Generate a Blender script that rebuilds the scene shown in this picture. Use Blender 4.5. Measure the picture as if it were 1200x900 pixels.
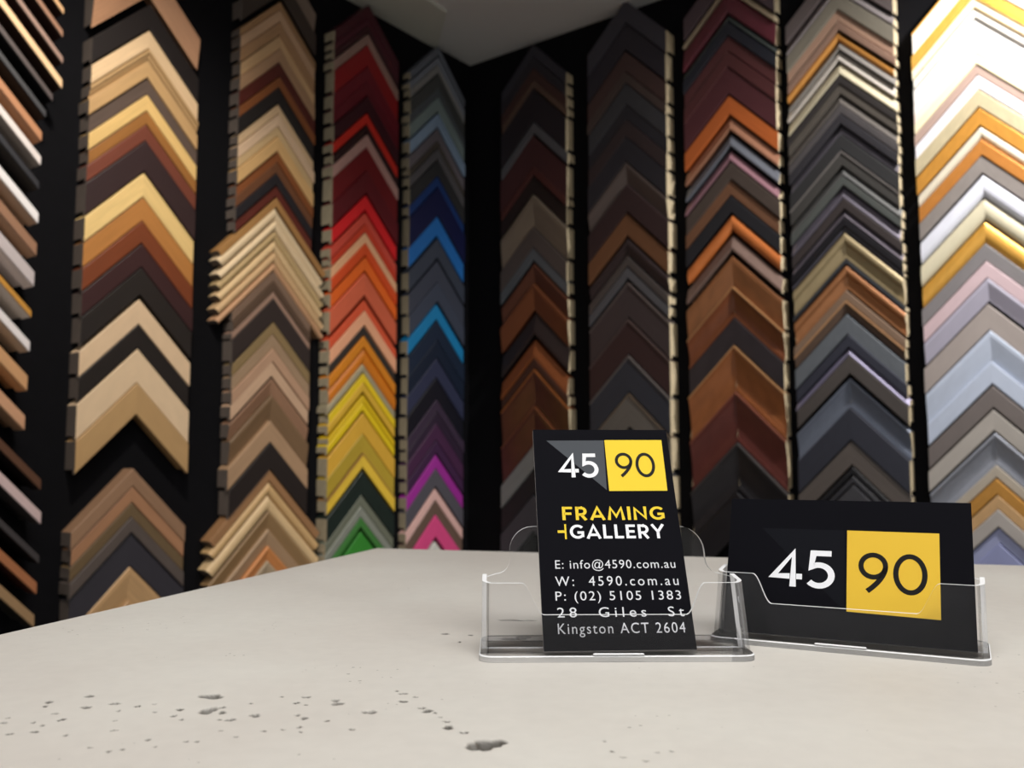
import bpy, math, random
import numpy as np
from mathutils import Vector, Matrix

random.seed(7)
SC = bpy.context.scene
COL = SC.collection
for o in list(bpy.data.objects):
    bpy.data.objects.remove(o)

# ------------------------------------------------------------------ camera
F_PX, HORIZON = 1040.0, 542.0              # focal length and horizon row in the 1200x900 frame
PITCH = math.atan((HORIZON - 450.0) / F_PX)
COUNTER_Z = 1.05
CAM_Z = COUNTER_Z + 0.069
cam_data = bpy.data.cameras.new('camera')
cam_data.sensor_width = 36.0
cam_data.lens = 36.0 * F_PX / 1200.0
cam_data.clip_start = 0.01
cam_data.dof.use_dof = True
cam_data.dof.focus_distance = 0.33
cam_data.dof.aperture_fstop = 19.0
cam = bpy.data.objects.new('camera', cam_data)
cam.location = (0, 0, CAM_Z)
cam.rotation_euler = (math.pi / 2 + PITCH, 0, 0)
COL.objects.link(cam)
SC.camera = cam

# ------------------------------------------------------------------ world, lights, exposure
SC.view_settings.view_transform = 'Standard'
SC.view_settings.look = 'None'
SC.view_settings.gamma = 1.0
SC.view_settings.use_curve_mapping = False
SC.view_settings.exposure = 0.0
world = bpy.data.worlds.new('world')
SC.world = world
world.use_nodes = True
world.node_tree.nodes['Background'].inputs[0].default_value = (0.9, 0.93, 1.0, 1)
world.node_tree.nodes['Background'].inputs[1].default_value = 0.02

CEIL_Z = CAM_Z + 1.292


def area_light(name, loc, sx, sy, watts, color, rotz=0.0):
    d = bpy.data.lights.new(name, 'AREA')
    d.shape = 'RECTANGLE'
    d.size, d.size_y, d.energy, d.color = sx, sy, watts, color
    o = bpy.data.objects.new(name, d)
    o.location = loc
    o.rotation_euler = (0, 0, rotz)
    COL.objects.link(o)
    return o


def spot_light(name, loc, aim, watts, color, angle, blend=0.8, radius=0.05):
    d = bpy.data.lights.new(name, 'SPOT')
    d.energy, d.color, d.spot_size, d.spot_blend, d.shadow_soft_size = watts, color, math.radians(angle), blend, radius
    o = bpy.data.objects.new(name, d)
    o.location = loc
    o.rotation_euler = (Vector(aim) - Vector(loc)).to_track_quat('-Z', 'Y').to_euler()
    COL.objects.link(o)
    return o


area_light('ceiling_panel_light', (0.25, -0.2, CEIL_Z - 0.02), 1.2, 0.6, 22, (1.0, 0.985, 0.96), -0.26)
spot_light('downlight_left_wall', (-0.42, 1.05, CEIL_Z - 0.03), (-0.98, 1.85, 1.28), 60, (1.0, 0.92, 0.80), 84)
spot_light('downlight_right_wall', (1.22, 1.28, CEIL_Z - 0.03), (1.04, 2.05, 1.42), 112, (1.0, 0.965, 0.92), 105)
for fill_at, fill_w in (((1.25, -0.95, 1.85), 15), ((-0.95, -0.90, 1.60), 13)):  # unseen fill lights, added to lift the ceiling and the leftmost column's sides
    fill = bpy.data.lights.new('fill_light', 'POINT')
    fill.energy, fill.color, fill.shadow_soft_size = fill_w, (1.0, 0.97, 0.93), 0.12
    fill_o = bpy.data.objects.new('fill_light', fill)
    fill_o.location = fill_at
    COL.objects.link(fill_o)

# ------------------------------------------------------------------ geometry of the photograph
CP, SP = math.cos(PITCH), math.sin(PITCH)


def ray(px, py):
    a, b = (px - 600.0) / F_PX, (450.0 - py) / F_PX
    return Vector((a, CP - b * SP, SP + b * CP))


def on_plane_z(px, py, z):
    r = ray(px, py)
    k = (z - CAM_Z) / r.z
    return Vector((r.x * k, r.y * k, z))


def z_at(X, Y, py):
    """height of a point above plan position X, Y that shows on picture row py"""
    b = (450.0 - py) / F_PX
    return CAM_Z + Y * (SP + b * CP) / (CP - b * SP)


HEAD = math.radians(37.0)
DIR_L = Vector((-math.sin(HEAD), -math.cos(HEAD), 0))     # along the left wall, away from the corner
DIR_R = Vector((math.cos(HEAD), -math.sin(HEAD), 0))      # along the right wall, away from the corner
NRM_L = DIR_R.copy()                                      # into the room
NRM_R = DIR_L.copy()
r0 = ray(549, HORIZON)
CORNER = Vector((r0.x / r0.y * 2.8, 2.8, 0))


# ------------------------------------------------------------------ materials
def srgb(c):
    return tuple(((v / 255.0) / 12.92 if v / 255.0 <= 0.04045 else ((v / 255.0 + 0.055) / 1.055) ** 2.4) for v in c)


def new_mat(name):
    m = bpy.data.materials.new(name)
    m.use_nodes = True
    nt = m.node_tree
    return m, nt, nt.nodes['Principled BSDF']


def plain(name, rgb, rough=0.6, metal=0.0, noise=0.0, nscale=40.0, bump=0.0, spec=0.5):
    m, nt, b = new_mat(name)
    col = srgb(rgb)
    b.inputs['Roughness'].default_value = rough
    b.inputs['Metallic'].default_value = metal
    b.inputs['Specular IOR Level'].default_value = spec
    if noise or bump:
        tc = nt.nodes.new('ShaderNodeTexCoord')
        n = nt.nodes.new('ShaderNodeTexNoise')
        n.inputs['Scale'].default_value = nscale
        n.inputs['Detail'].default_value = 6
        nt.links.new(tc.outputs['Object'], n.inputs['Vector'])
        rp = nt.nodes.new('ShaderNodeMapRange')
        rp.inputs['To Min'].default_value = 1 - noise
        rp.inputs['To Max'].default_value = 1 + noise
        nt.links.new(n.outputs['Fac'], rp.inputs['Value'])
        mx = nt.nodes.new('ShaderNodeVectorMath')
        mx.operation = 'SCALE'
        mx.inputs[0].default_value = col
        nt.links.new(rp.outputs['Result'], mx.inputs['Scale'])
        nt.links.new(mx.outputs['Vector'], b.inputs['Base Color'])
        if bump:
            bp = nt.nodes.new('ShaderNodeBump')
            bp.inputs['Strength'].default_value = bump
            bp.inputs['Distance'].default_value = 0.001
            nt.links.new(n.outputs['Fac'], bp.inputs['Height'])
            nt.links.new(bp.outputs['Normal'], b.inputs['Normal'])
    else:
        b.inputs['Base Color'].default_value = (*col, 1)
    return m


def moulding_mat(name, rough, metal, grain, along, across, coat=0.0, bump=0.0):
    """one finish; the colour of each length of moulding is its object colour"""
    m, nt, b = new_mat(name)
    L = nt.links.new
    oi = nt.nodes.new('ShaderNodeObjectInfo')
    uv = nt.nodes.new('ShaderNodeUVMap')
    mp = nt.nodes.new('ShaderNodeMapping')
    mp.inputs['Scale'].default_value = (along, across, 1)
    L(uv.outputs['UV'], mp.inputs['Vector'])
    ad = nt.nodes.new('ShaderNodeVectorMath')
    ad.operation = 'ADD'
    cx = nt.nodes.new('ShaderNodeCombineXYZ')
    ml = nt.nodes.new('ShaderNodeMath')
    ml.operation = 'MULTIPLY'
    ml.inputs[1].default_value = 37.0
    L(oi.outputs['Random'], ml.inputs[0])
    L(ml.outputs[0], cx.inputs['Z'])
    L(mp.outputs[0], ad.inputs[0])
    L(cx.outputs[0], ad.inputs[1])
    n = nt.nodes.new('ShaderNodeTexNoise')
    n.inputs['Scale'].default_value = 1.0
    n.inputs['Detail'].default_value = 4
    L(ad.outputs[0], n.inputs['Vector'])
    rp = nt.nodes.new('ShaderNodeMapRange')
    rp.inputs['From Min'].default_value = 0.25
    rp.inputs['From Max'].default_value = 0.75
    rp.inputs['To Min'].default_value = 1 - grain
    rp.inputs['To Max'].default_value = 1 + grain * 0.8
    L(n.outputs['Fac'], rp.inputs['Value'])
    sc = nt.nodes.new('ShaderNodeVectorMath')
    sc.operation = 'SCALE'
    L(oi.outputs['Color'], sc.inputs[0])
    L(rp.outputs['Result'], sc.inputs['Scale'])
    L(sc.outputs['Vector'], b.inputs['Base Color'])
    b.inputs['Roughness'].default_value = rough
    b.inputs['Metallic'].default_value = metal
    b.inputs['Coat Weight'].default_value = coat
    b.inputs['Coat Roughness'].default_value = 0.2
    if bump:
        bp = nt.nodes.new('ShaderNodeBump')
        bp.inputs['Strength'].default_value = bump
        bp.inputs['Distance'].default_value = 0.0006
        L(n.outputs['Fac'], bp.inputs['Height'])
        L(bp.outputs['Normal'], b.inputs['Normal'])
    return m


FINISH = {
    'w': moulding_mat('stained_wood', 0.48, 0.0, 0.16, 14, 420, 0.0, 0.25),
    'p': moulding_mat('painted_finish', 0.42, 0.0, 0.05, 30, 60),
    'g': moulding_mat('gold_leaf', 0.42, 0.40, 0.10, 60, 90, 0.0, 0.3),
    's': moulding_mat('silver_leaf', 0.44, 0.35, 0.08, 50, 90, 0.0, 0.3),
    'l': moulding_mat('lacquered_finish', 0.32, 0.0, 0.20, 25, 40, 0.35),
}
M_RAW = plain('raw_cut_wood', (206, 190, 158), 0.75, noise=0.25, nscale=60)
M_RAW_GREY = plain('grey_cut_wood', (96, 86, 80), 0.75, noise=0.2, nscale=60)
M_RAW_DULL = plain('dull_cut_wood', (168, 156, 132), 0.75, noise=0.2, nscale=60)
M_BLACK_WALL = plain('black_felt_wall', (11, 11, 15), 0.95, noise=0.25, nscale=60, spec=0.15)
M_CEIL = plain('matt_ceiling_paint', (225, 226, 226), 0.9, noise=0.03, nscale=6)
M_CEIL2 = plain('ceiling_panel_paint', (212, 214, 204), 0.9, noise=0.03, nscale=6)
M_FLOOR = plain('dark_floor', (150, 145, 138), 0.6, noise=0.1, nscale=8)
M_PALEWALL = plain('pale_wall_paint', (200, 198, 195), 0.85)
M_CABINET = plain('counter_cabinet', (60, 58, 56), 0.6)


def concrete_mat():
    m, nt, b = new_mat('cast_concrete')
    L = nt.links.new
    tc = nt.nodes.new('ShaderNodeTexCoord')
    n1 = nt.nodes.new('ShaderNodeTexNoise')
    n1.inputs['Scale'].default_value = 7
    n1.inputs['Detail'].default_value = 5
    L(tc.outputs['Object'], n1.inputs['Vector'])
    n2 = nt.nodes.new('ShaderNodeTexNoise')
    n2.inputs['Scale'].default_value = 160
    n2.inputs['Detail'].default_value = 6
    L(tc.outputs['Object'], n2.inputs['Vector'])
    r1 = nt.nodes.new('ShaderNodeValToRGB')
    r1.color_ramp.elements[0].position = 0.32
    r1.color_ramp.elements[0].color = (*srgb((200, 194, 187)), 1)
    r1.color_ramp.elements[1].position = 0.7
    r1.color_ramp.elements[1].color = (*srgb((212, 209, 202)), 1)
    L(n1.outputs['Fac'], r1.inputs['Fac'])
    # pinholes: sparse voronoi cells, in patches
    v = nt.nodes.new('ShaderNodeTexVoronoi')
    v.inputs['Scale'].default_value = 330
    L(tc.outputs['Object'], v.inputs['Vector'])
    n3 = nt.nodes.new('ShaderNodeTexNoise')
    n3.inputs['Scale'].default_value = 26
    n3.inputs['Detail'].default_value = 3
    L(tc.outputs['Object'], n3.inputs['Vector'])
    sz = nt.nodes.new('ShaderNodeMapRange')
    sz.inputs['From Min'].default_value = 0.50
    sz.inputs['From Max'].default_value = 0.72
    sz.inputs['To Min'].default_value = 0.02
    sz.inputs['To Max'].default_value = 0.20
    L(n3.outputs['Fac'], sz.inputs['Value'])
    lt = nt.nodes.new('ShaderNodeMath')
    lt.operation = 'LESS_THAN'
    L(v.outputs['Distance'], lt.inputs[0])
    L(sz.outputs['Result'], lt.inputs[1])
    sep = nt.nodes.new('ShaderNodeSeparateColor')
    L(v.outputs['Color'], sep.inputs['Color'])
    gate = nt.nodes.new('ShaderNodeMath')
    gate.operation = 'GREATER_THAN'
    gate.inputs[1].default_value = 0.72
    L(sep.outputs['Red'], gate.inputs[0])
    pin = nt.nodes.new('ShaderNodeMath')
    pin.operation = 'MULTIPLY'
    L(lt.outputs[0], pin.inputs[0])
    L(gate.outputs[0], pin.inputs[1])
    pin2 = nt.nodes.new('ShaderNodeMath')
    pin2.operation = 'MULTIPLY'
    pin2.inputs[1].default_value = 0.5
    L(pin.outputs[0], pin2.inputs[0])
    # fine mottling
    mr = nt.nodes.new('ShaderNodeMapRange')
    mr.inputs['To Min'].default_value = 0.94
    mr.inputs['To Max'].default_value = 1.06
    L(n2.outputs['Fac'], mr.inputs['Value'])
    sc = nt.nodes.new('ShaderNodeVectorMath')
    sc.operation = 'SCALE'
    L(r1.outputs['Color'], sc.inputs[0])
    L(mr.outputs['Result'], sc.inputs['Scale'])
    at = nt.nodes.new('ShaderNodeAttribute')
    at.attribute_name = 'pit'
    mx = nt.nodes.new('ShaderNodeMath')
    mx.operation = 'MAXIMUM'
    L(at.outputs['Fac'], mx.inputs[0])
    L(pin2.outputs[0], mx.inputs[1])
    mix = nt.nodes.new('ShaderNodeMix')
    mix.data_type = 'RGBA'
    L(mx.outputs[0], mix.inputs['Factor'])
    L(sc.outputs['Vector'], mix.inputs['A'])
    mix.inputs['B'].default_value = (*srgb((70, 66, 60)), 1)
    L(mix.outputs['Result'], b.inputs['Base Color'])
    b.inputs['Roughness'].default_value = 0.55
    bp = nt.nodes.new('ShaderNodeBump')
    bp.inputs['Strength'].default_value = 0.15
    bp.inputs['Distance'].default_value = 0.0006
    L(n2.outputs['Fac'], bp.inputs['Height'])
    L(bp.outputs['Normal'], b.inputs['Normal'])
    return m


M_CONCRETE = concrete_mat()


def acrylic(name, tint, reflect, milk):
    """clear cast acrylic: passes light straight on, mirrors by Fresnel, white mixed into the cut edges as the light they gather"""
    m = bpy.data.materials.new(name)
    m.use_nodes = True
    nt = m.node_tree
    nt.nodes.clear()
    L = nt.links.new
    out = nt.nodes.new('ShaderNodeOutputMaterial')
    tr = nt.nodes.new('ShaderNodeBsdfTransparent')
    tr.inputs['Color'].default_value = (*tint, 1)
    gl = nt.nodes.new('ShaderNodeBsdfGlossy')
    gl.inputs['Roughness'].default_value = 0.04
    fr = nt.nodes.new('ShaderNodeFresnel')
    fr.inputs['IOR'].default_value = 1.49
    mu = nt.nodes.new('ShaderNodeMath')
    mu.operation = 'MULTIPLY'
    mu.use_clamp = True
    mu.inputs[1].default_value = reflect
    L(fr.outputs[0], mu.inputs[0])
    mx = nt.nodes.new('ShaderNodeMixShader')
    L(mu.outputs[0], mx.inputs['Fac'])
    L(tr.outputs[0], mx.inputs[1])
    L(gl.outputs[0], mx.inputs[2])
    df = nt.nodes.new('ShaderNodeBsdfDiffuse')
    df.inputs['Color'].default_value = (0.92, 0.93, 0.95, 1)
    m2 = nt.nodes.new('ShaderNodeMixShader')
    m2.inputs['Fac'].default_value = milk
    L(mx.outputs[0], m2.inputs[1])
    L(df.outputs[0], m2.inputs[2])
    L(m2.outputs[0], out.inputs['Surface'])
    return m


M_CLEAR = acrylic('clear_acrylic', (0.99, 0.99, 0.993), 0.4, 0.005)
M_EDGE = acrylic('acrylic_cut_edge', (0.96, 0.965, 0.975), 1.3, 0.78)
M_BASE = acrylic('acrylic_base_edge', (0.92, 0.925, 0.94), 1.0, 0.2)

M_CARD = plain('black_card_print', (17, 17, 22), 0.7, spec=0.03)
M_CARD_EDGE = plain('card_stock_edge', (150, 148, 150), 0.7)
M_YELLOW = plain('yellow_print', (234, 202, 54), 0.6, spec=0.15)
M_YELLOW_2 = plain('second_card_yellow', (226, 186, 60), 0.6, spec=0.15)  # slightly darker yellow, used only on the second card's square
M_WHITE = plain('white_print', (238, 240, 246), 0.6, spec=0.15)
M_SLATE = plain('slate_print', (70, 74, 80), 0.6, spec=0.15)
M_DARKSLATE = plain('dark_slate_print', (23, 24, 29), 0.7, spec=0.03)
M_BLACKINK = plain('black_ink', (22, 20, 20), 0.6, spec=0.15)
M_GREYTEXT = plain('pale_grey_print', (214, 216, 222), 0.6, spec=0.15)


# ------------------------------------------------------------------ mesh helpers
def mesh_obj(name, verts, faces, mats, parent=None, face_mats=None, smooth=False, loc=None):
    me = bpy.data.meshes.new(name)
    me.from_pydata([tuple(v) for v in verts], [], faces)
    for m in (mats if isinstance(mats, (list, tuple)) else [mats]):
        me.materials.append(m)
    if face_mats:
        me.polygons.foreach_set('material_index', face_mats)
    if smooth:
        me.polygons.foreach_set('use_smooth', [True] * len(me.polygons))
    me.update()
    o = bpy.data.objects.new(name, me)
    COL.objects.link(o)
    if parent:
        o.parent = parent
    if loc:
        o.location = loc
    return o


def empty(name, loc, rotz=0.0):
    o = bpy.data.objects.new(name, None)
    o.empty_display_size = 0.02
    o.location = loc
    o.rotation_euler = (0, 0, rotz)
    COL.objects.link(o)
    return o


def tag(o, label, cat, group=None):
    o['label'] = label
    o['category'] = cat
    if group:
        o['group'] = group
    return o


def structure(o):
    o['kind'] = 'structure'
    return o


BOX_F = [(0, 3, 2, 1), (4, 5, 6, 7), (0, 1, 5, 4), (1, 2, 6, 5), (2, 3, 7, 6), (3, 0, 4, 7)]


def box_vecs(o, a, b, c):
    o, a, b, c = Vector(o), Vector(a), Vector(b), Vector(c)
    return [o, o + a, o + a + b, o + b, o + c, o + a + c, o + a + b + c, o + b + c]


# ------------------------------------------------------------------ room shell
LEN = 4.6
TH = 0.08
up = Vector((0, 0, 1))
C0 = CORNER.copy()
structure(mesh_obj('wall_left', box_vecs(C0 - NRM_L * TH, DIR_L * LEN, NRM_L * TH, up * CEIL_Z), BOX_F, M_BLACK_WALL))
structure(mesh_obj('wall_right', box_vecs(C0 - NRM_R * TH - DIR_R * 0 + NRM_R * 0, NRM_R * TH, DIR_R * LEN, up * CEIL_Z), BOX_F, M_BLACK_WALL))
far_l = C0 + DIR_L * LEN
far_r = C0 + DIR_R * LEN
structure(mesh_obj('wall_back', box_vecs(far_l, DIR_L * TH, DIR_R * LEN, up * CEIL_Z), BOX_F, M_PALEWALL))
structure(mesh_obj('wall_side', box_vecs(far_r, DIR_L * LEN, DIR_R * TH, up * CEIL_Z), BOX_F, M_PALEWALL))
structure(mesh_obj('floor', box_vecs(C0 - up * 0.1, DIR_L * LEN, DIR_R * LEN, up * 0.1), BOX_F, M_FLOOR))
structure(mesh_obj('ceiling', box_vecs(C0 + up * CEIL_Z, DIR_L * LEN, DIR_R * LEN, up * 0.1), BOX_F, M_CEIL))
# shallow ceiling panel left of the corner, its edge shows as a faint kinked line
pa = on_plane_z(526, 50, CEIL_Z)
pb = on_plane_z(523, 12, CEIL_Z)
pc = on_plane_z(470, -24, CEIL_Z)
tl = max(0.0, (pa - C0).dot(DIR_L))
pa = C0 + DIR_L * tl + up * CEIL_Z
pd = C0 + DIR_L * (tl + 0.9) + up * CEIL_Z
poly = [pa + NRM_L * 0.002, pb, pc, pd + NRM_L * 0.002]
poly = [Vector((p.x, p.y, CEIL_Z)) for p in poly]
structure(mesh_obj('trim_1', poly + [p - up * 0.008 for p in poly],
                   [(0, 1, 2, 3), (7, 6, 5, 4)] + [(i, i + 4, (i + 1) % 4 + 4, (i + 1) % 4) for i in range(4)], M_CEIL2))

# ------------------------------------------------------------------ moulding samples on the walls
def front_profile(kind, W, H):
    """(u, d) from the outer edge u=0 to the inner edge u=W; d is height off the wall"""
    e = min(0.0018, W * 0.12)
    if kind == 'f':
        return [(0, H - e), (e * .3, H - e * .3), (e, H), (W - e, H), (W - e * .3, H - e * .3), (W, H - e)]
    if kind == 'i':                         # high outside, falls towards the picture
        return [(0, H - e), (e, H), (W * .18, H), (W * .9, H * .80), (W, H * .74)]
    if kind == 'o':                         # reverse: rises towards the picture
        return [(0, H * .70), (e, H * .74), (W * .8, H), (W - e, H), (W, H - e)]
    if kind == 'r':
        return [(W * (1 - math.cos(t)) / 2, H * .74 + H * .26 * math.sin(t)) for t in [math.pi * k / 8 for k in range(9)]]
    if kind == 'c':                         # rim, scoop, inner lip
        pts = [(0, H - e), (e, H), (W * .10, H), (W * .13, H - e)]
        for k in range(1, 6):
            s = k / 6
            pts.append((W * (.13 + .72 * s), H * (.93 - .30 * math.sin(s * math.pi / 2))))
        return pts + [(W * .88, H * .66), (W * .97, H * .66), (W, H * .62)]
    if kind == 'b':                         # bead along the outer edge, then a fall
        q = W * .42
        pts = [(q * (1 - math.cos(t)) / 2, H * .82 + H * .18 * math.sin(t)) for t in [math.pi * k / 6 for k in range(7)]]
        return pts + [(W * .5, H * .78), (W * .93, H * .68), (W, H * .64)]
    if kind == 's':
        return [(0, H - e), (e, H), (W * .34, H), (W * .36, H * .90), (W * .66, H * .88), (W * .69, H * .79), (W - e, H * .77), (W, H * .74)]
    raise ValueError(kind)


def arm_mesh(name, side, W, H, hw, kind, square, raw=None):
    fp = front_profile(kind, W, H)
    rab_u, rab_d = min(0.0065, W * 0.28), H * (0.78 if H < 0.06 else 0.55)
    prof = [(0.0, 0.0)] + fp + [(W, rab_d), (W - rab_u, rab_d), (W - rab_u, 0.0)]
    R2 = math.sqrt(2)
    n = len(prof)
    verts, uvs_a, uvs_b = [], [], []
    run = 0.0
    vs = []
    for k, (u, d) in enumerate(prof):
        if k:
            run += math.hypot(u - prof[k - 1][0], d - prof[k - 1][1])
        vs.append(run)
    for u, d in prof:                                   # mitre end
        verts.append((0.0, -d, -u * R2))
    Ls = hw * R2
    for u, d in prof:                                   # outer end
        if square:
            verts.append((side * (Ls - u) / R2, -d, -(Ls + u) / R2))
        else:
            verts.append((side * hw, -d, -u * R2 - hw))
    faces, fm = [], []
    for k in range(n):
        k2 = (k + 1) % n
        q = (k, k2, n + k2, n + k)
        faces.append(q if side > 0 else q[::-1])
        fm.append(0)
    faces.append(tuple(range(n))[::-1] if side > 0 else tuple(range(n)))
    fm.append(1)
    faces.append(tuple(range(n, 2 * n)) if side > 0 else tuple(range(n, 2 * n))[::-1])
    fm.append(1)
    me = bpy.data.meshes.new(name)
    me.from_pydata(verts, [], faces)
    uvl = me.uv_layers.new(name='UVMap')
    for p in me.polygons:
        for li in p.loop_indices:
            vi = me.loops[li].vertex_index
            k = vi % n
            uvl.data[li].uv = ((0.0 if vi < n else Ls) + (0.5 if side > 0 else 0), vs[k])
    me.materials.append(None)
    me.materials.append(raw or M_RAW)
    me.polygons.foreach_set('material_index', fm)
    me.update()
    return me


ORD = ['', 'first', 'second', 'third', 'fourth', 'fifth', 'sixth', 'seventh', 'eighth', 'ninth', 'tenth', 'eleventh', 'twelfth',
       'thirteenth', 'fourteenth', 'fifteenth', 'sixteenth', 'seventeenth', 'eighteenth', 'nineteenth']


def ordinal(n):
    if n < 20:
        return ORD[n]
    tens = {2: 'twent', 3: 'thirt', 4: 'fort', 5: 'fift'}[n // 10]
    return tens + 'ieth' if n % 10 == 0 else tens + 'y-' + ORD[n % 10]


def make_sample(wall, t, z_apex, W, H, hw, phrase, rgb, code, where, group, idx, gain, square=False, rim=None, raw=None, face=None):
    D_ = DIR_L if wall == 'L' else DIR_R
    N_ = NRM_L if wall == 'L' else NRM_R
    pos = C0 + D_ * t
    root = empty('moulding_sample', (pos.x, pos.y, z_apex))
    # local x runs to the right as seen from the room, local -y into the room
    xr = -D_ if wall == 'L' else D_
    root.rotation_euler = (0, 0, math.atan2(xr.y, xr.x))
    fin, kind = code[0], code[1]
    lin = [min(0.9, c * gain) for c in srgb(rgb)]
    for side in (-1, 1):
        o = bpy.data.objects.new('arm', arm_mesh('arm', side, W, H, hw, kind, square, raw))
        o.data.materials[0] = FINISH[fin]
        k = random.uniform(0.93, 1.0)
        o.color = (lin[0] * k, lin[1] * k, lin[2] * k, 1)
        o.parent = root
        COL.objects.link(o)
        if face:                                            # painted front strip of a deep moulding
            me = arm_mesh('face_strip', side, W + 0.0002, 0.006, hw + 0.0002, 'f', square, raw)
            me.materials[0] = FINISH[fin]
            r = bpy.data.objects.new('face_strip', me)
            r.location = (0, -H + 0.001, 0.0001)
            r.color = (*[min(0.9, c * gain) for c in srgb(face)], 1)
            r.parent = o
            COL.objects.link(r)
        if rim:
            rrgb, rw, rfin = rim
            me = arm_mesh('rim', side, rw, H + 0.0025, hw + 0.0004, 'f', square, raw)
            me.materials[0] = FINISH[rfin]
            r = bpy.data.objects.new('rim', me)
            r.location = (0, 0, 0.0004)
            r.color = (*[min(0.9, c * gain) for c in srgb(rrgb)], 1)
            r.parent = o
            COL.objects.link(r)
    tag(root, '%s frame corner, %s from top in %s' % (phrase, ordinal(idx), where), 'frame sample', group)
    return root


def build_column(wall, apex_px, hw, data, where, group, gain, depth=0.040, raw=None):
    D_ = DIR_L if wall == 'L' else DIR_R
    N_ = NRM_L if wall == 'L' else NRM_R
    for i, row in enumerate(data):
        y0, y1, phrase, rgb, code = row[:5]
        opt = row[5] if len(row) > 5 else {}
        if y1 is None:
            y1 = data[i + 1][0]
        H = opt.get('h', depth + random.uniform(-0.0035, 0.0035))
        # plan position of the apex on a plane H in front of the wall, from its column in the picture
        r = ray(apex_px + random.uniform(-0.8, 0.8), HORIZON)
        B = C0 + N_ * H
        m = r.x / r.y
        t = (m * B.y - B.x) / (D_.x - m * D_.y)
        P = B + D_ * t
        z0, z1 = z_at(P.x, P.y, y0), z_at(P.x, P.y, y1)
        v = max(0.006, (z0 - z1) - 0.0012)
        k_hw = hw * opt.get('k', 1.0) * random.uniform(0.985, 1.01)
        make_sample(wall, t, z0, v / math.sqrt(2), H, k_hw, phrase, rgb, code, where, group, i + 1, gain * opt.get('gain', 1.0),
                    opt.get('sq', False), opt.get('rim'), raw)


SQ = {'sq': True, 'k': 1.40}
COLUMN_2 = [
    (-44, -6, 'weathered rosy brown', (186, 140, 108), 'wi'), (5, 34, 'wide black', (30, 24, 24), 'pf'),
    (36, 57, 'pale cream wood', (226, 194, 154), 'wf'), (57, 73, 'stepped tan wood', (182, 148, 104), 'ws'),
    (73, 91, 'plain tan wood', (196, 158, 110), 'wf'), (91, 111, 'grey-brown', (92, 76, 68), 'wf'),
    (111, 130, 'pale honey', (230, 192, 124), 'wf'), (130, 146, 'golden oak', (156, 104, 50), 'wf'),
    (146, 165, 'red-brown', (116, 60, 44), 'wf'), (165, 201, 'dark chocolate', (50, 32, 34), 'wf'),
    (203, 231, 'light honey maple', (236, 202, 136), 'wf'), (231, 259, 'honey brown', (184, 124, 64), 'wf'),
    (259, 285, 'chestnut red', (122, 60, 30), 'wf'), (285, 313, 'dark plum brown', (56, 28, 30), 'wf'),
    (313, 346, 'nearly black brown', (34, 28, 26), 'wf'), (351, 380, 'cream', (228, 198, 164), 'pf'),
    (380, 408, 'black-brown', (32, 26, 24), 'wf'), (409, 449, 'broad cream', (230, 202, 168), 'pf'),
    (449, 486, 'broad biscuit tan', (190, 154, 108), 'pf'), (549, 570, 'dusty brown', (154, 120, 94), 'wf'),
    (570, 589, 'pinkish tan', (172, 126, 94), 'wf'), (589, 606, 'olive brown', (112, 92, 66), 'wf'),
    (606, 624, 'taupe grey', (92, 82, 78), 'wf'), (624, 664, 'charcoal slate', (54, 52, 60), 'wf'),
    (664, 704, 'light sandy tan', (206, 166, 120), 'wi'), (704, 745, 'lowest tan', (196, 156, 112), 'wi'),
]
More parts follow.
